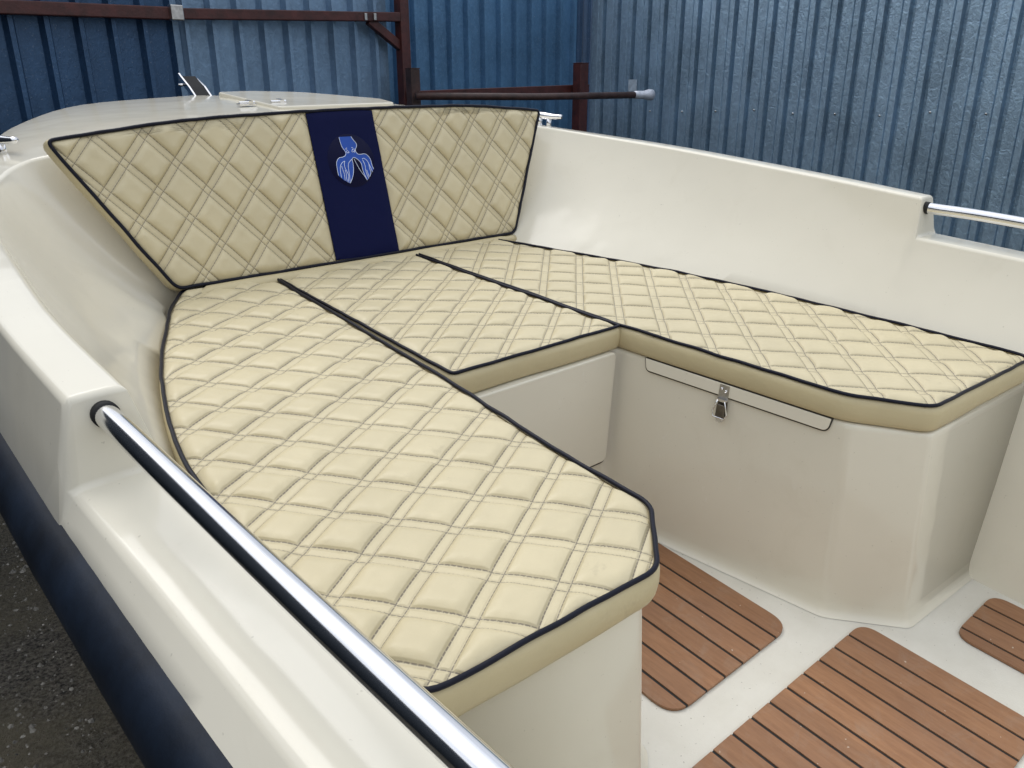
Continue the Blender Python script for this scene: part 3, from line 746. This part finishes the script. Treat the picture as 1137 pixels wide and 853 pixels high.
# middle run of fence and its corner return; a darker colour paints in its shade
MID_A, MID_B = at(446, 4.50), at(636, 5.30)
fm = empty('corrugated_fence', Matrix.Translation((MID_A.x, MID_A.y, GZ))); tag(fm, 'smooth blue corrugated fence section between the red gate post and the yard corner', 'fence')
dM = (MID_B-MID_A); dM.z = 0; dM.normalize(); nM = Vector((dM.y, -dM.x, 0))
sM = 1 if (CW-MID_A).dot(nM) > 0 else -1; nM = nM*sM
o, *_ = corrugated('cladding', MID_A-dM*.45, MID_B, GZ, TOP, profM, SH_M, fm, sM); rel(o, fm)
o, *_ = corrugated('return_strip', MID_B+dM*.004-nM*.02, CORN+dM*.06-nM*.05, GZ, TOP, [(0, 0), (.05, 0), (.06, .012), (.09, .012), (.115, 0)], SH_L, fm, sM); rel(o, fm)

# gate of two sheets in a red oxide frame
GA, GB = at(-60, 2.86), at(440, 4.20)
gate = empty('metal_gate', Matrix.Translation((GA.x, GA.y, GZ))); tag(gate, 'dark blue corrugated gate leaf in a red oxide steel frame at the left', 'gate')
dG = GB-GA; dG.z = 0; LG = dG.length; dG.normalize(); nG = Vector((dG.y, -dG.x, 0)); sG = 1 if (CW-GA).dot(nG) > 0 else -1; nG = nG*sG
def gp(px):      # distance along the gate seen in column px
    d_ = R3 @ Vector(((px-568.5)/F_PX, (426.5-60)/F_PX, -1)); d_.z = 0
    A = np.array([[d_.x, -dG.x], [d_.y, -dG.y]]); s, u = np.linalg.solve(A, np.array([GA.x-CW.x, GA.y-CW.y])); return u
def gz(px, py):
    u = gp(px); q = GA+dG*u; dd = R3 @ Vector(((px-568.5)/F_PX, (426.5-py)/F_PX, -1)); s = (Vector((q.x, q.y, 0))-Vector((CW.x, CW.y, 0))).length/Vector((dd.x, dd.y, 0)).length
    return CW.z+dd.z*s
uj = gp(196)
o, *_ = corrugated('cladding', GA-dG*1.0, GA+dG*uj, GZ+.05, TOP-.12, profM, SH_L, gate, sG); rel(o, gate); o['label'] = 'unseen dark wall added to shade the port side'
o, *_ = corrugated('cladding', GA+dG*(uj-.03)-nG*.012, GB-dG*.03-nG*.012, GZ+.05, TOP-.12, profM, SH_L2, gate, sG); rel(o, gate); o['label'] = 'paler blue sheet'
# unseen wall added along the near side, dark for rail reflections and port shade
gc = GA-dG*1.0; o, *_ = corrugated('cladding', gc, gc-fwh*6.5-rth*.3, GZ, TOP+.8, profM, SH_D, gate, sG); rel(o, gate); o['label'] = 'unseen dark wall added to shade the port side'
def world_part(name, geo, mat, root, bev=.004):
    V, Fc = geo; tr = root.matrix_world.translation
    return link(name, clean(mesh(name, [Vector(v)-tr for v in V], Fc)), mat, root, smooth=False, bev=bev)
def gpt(px, py, off=.05): 
    u = gp(px); q = GA+dG*u+nG*off; return Vector((q.x, q.y, gz(px, py)))
zr0 = gz(-40, 14); 
rp, rq = gpt(-60, 14.5), gpt(193, 16.5); rq2 = gpt(440, 20)
world_part('top_rail', beam(rp-dG*.9, rq, .05, .045), REDOX, gate)
world_part('top_rail', beam(rq+dG*.004, rq2, .045, .040), REDOX, gate)
pq = gpt(441, 100); world_part('gate_post', beam(Vector((pq.x, pq.y, GZ)), Vector((pq.x, pq.y, TOP)), .052, .052, dG), REDOX, gate)
world_part('brace', beam(gpt(405, 23, .045), gpt(438, 52, .045), .04, .03, nG), REDOX, gate)
jc = gpt(192, 16, .08); world_part('rail_clamp', boxg((0, 0, 0), (.05, .03, .055), Matrix.Translation(jc) @ Matrix.Rotation(math.atan2(dG.y, dG.x), 4, 'Z')), DSTEEL, gate)
for px in (398, 408): 
    c = gpt(px, 20, .075); world_part('weld_lug', boxg((0, 0, 0), (.014, .012, .03), Matrix.Translation(c)), DSTEEL, gate, bev=.002)

# posts and pipe in front of the corner
def post(px, Z, pytop, w, mat, label):
    q = at(px, Z, pytop); r_ = empty('steel_post', Matrix.Translation((q.x, q.y, GZ)))
    tag(r_, label, 'post')
    world_part('shaft', beam((q.x, q.y, GZ), (q.x, q.y, q.z), w, w, dM), mat, r_, .003)
    world_part('cap_plate', boxg((q.x, q.y, q.z+.003), (w*1.02, w*1.02, .005)), mat, r_, .001)
    return q
q1 = post(458, 4.05, 77, .050, DARKPIPE, 'short dark steel post just right of the gate post')
q2 = post(645, 4.75, 71, .062, REDOX, 'square red oxide post standing in front of the fence corner')
pa_, pb_ = at(462, 3.99, 107), at(713, 4.55, 105.5)
pr2 = empty('steel_pipe', Matrix.Translation(pa_)); tag(pr2, 'thin dark pipe with a silver wrapped end reaching across to the right fence', 'pipe')
g_ = tube([pa_, pa_.lerp(pb_, .5)-Vector((0, 0, .006)), pb_], .017, 14); tr = pa_
link('tube', mesh('tube', [Vector(v)-tr for v in g_[0]], g_[1]), DARKPIPE, pr2)
dd = (pb_-pa_).normalized()
w_ = tube([pb_-dd*.05, pb_-dd*.03, pb_+dd*.01, pb_+dd*.04, pb_+dd*.065, pb_+dd*.075], .026, 12, rfun=lambda i: (.0195, .021, .021, .029, .028, .015)[i])
link('wrapped_end', mesh('wrapped_end', [Vector(v)-tr for v in w_[0]], w_[1]), TAPE, pr2)
ra, rb_ = at(462, 4.14, 106), at(652, 4.88, 98)
rr_ = empty('steel_rail', Matrix.Translation(ra)); tag(rr_, 'dark red rail behind the pipe joining the two posts', 'rail')
world_part('bar', beam(ra, rb_, .035, .042), REDOX, rr_, .003)
world_part('end_plate', beam(ra-dd*.02, ra-dd*.015, .05, .06), REDOX, rr_, .001)
# small pale patch stuck to the right fence
u = np.linalg.norm(np.array((at(702, 5.0)-CORN).to_2d()))
def ray_right(px, py):
    d_ = R3 @ Vector(((px-568.5)/F_PX, (426.5-py)/F_PX, -1))
    A = np.array([[d_.x, -dRn.x], [d_.y, -dRn.y]]); s, u = np.linalg.solve(A, np.array([CORN.x-CW.x, CORN.y-CW.y])); return u, CW.z+d_.z*s
u, z = ray_right(703, 95)
c = on_right(u, z, .006)
pt = link('notice', clean(mesh('notice', *boxg((0, 0, 0), (.062, .003, .068), Matrix.Rotation(math.atan2(dRn.y, dRn.x), 4, 'Z')))), PAPER, None, smooth=False)
pt.location = c; tag(pt, 'small blank pale square stuck on the right fence above the pipe end', 'notice')

# ------------------------------------------------------------------ LIGHT
az_cam = math.atan2(fwh.x, fwh.y)
SUN_AZ = az_cam - R_(44); SUN_EL = R_(58)
w = bpy.data.worlds.new('World'); S.world = w; w.use_nodes = True; t = w.node_tree; t.nodes.clear()
wo = N(t, 'ShaderNodeOutputWorld'); bg = N(t, 'ShaderNodeBackground'); L(t, bg.outputs[0], wo.inputs[0])
sk = N(t, 'ShaderNodeTexSky'); sk.sky_type = 'NISHITA'; sk.sun_disc = False; sk.sun_elevation = SUN_EL; sk.sun_rotation = SUN_AZ; sk.dust_density = 3; sk.air_density = 1.0
tc = N(t, 'ShaderNodeTexCoord'); 
cl = noise_(t, 2.3, 7, .55, tc.outputs['Generated'], .3)
cm = ramp(t, cl, [(.36, (0, 0, 0)), (.60, (1, 1, 1))])
cc = mix(t, cm, (7.6, 8.2, 9.4), (14.6, 15.1, 15.9))
sz = N(t, 'ShaderNodeSeparateXYZ'); L(t, tc.outputs['Generated'], sz.inputs[0])
up = math_(t, 'ADD', math_(t, 'MULTIPLY', math_(t, 'MAXIMUM', sz.outputs[2], 0), .75), .55)      # overcast: the zenith is the brightest part
cc = mix(t, 1., cc, up, 'MULTIPLY')
sky = mix(t, .80, sk.outputs[0], cc)
L(t, sky, bg.inputs[0]); bg.inputs[1].default_value = .10
sl = bpy.data.lights.new('sun', 'SUN'); so = bpy.data.objects.new('sun', sl); COL.objects.link(so)
sl.energy = 1.0; sl.angle = R_(34); sl.color = (1, .98, .95)
sd = Vector((math.sin(SUN_AZ)*math.cos(SUN_EL), math.cos(SUN_AZ)*math.cos(SUN_EL), math.sin(SUN_EL)))
so.rotation_euler = sd.to_track_quat('Z', 'Y').to_euler(); so.location = CW+sd*20
S.view_settings.view_transform = 'Standard'; S.view_settings.look = 'None'; S.view_settings.gamma = 1; S.view_settings.use_curve_mapping = False
S.view_settings.exposure = -0.04
S.cycles.max_bounces = 8; S.cycles.use_denoising = True
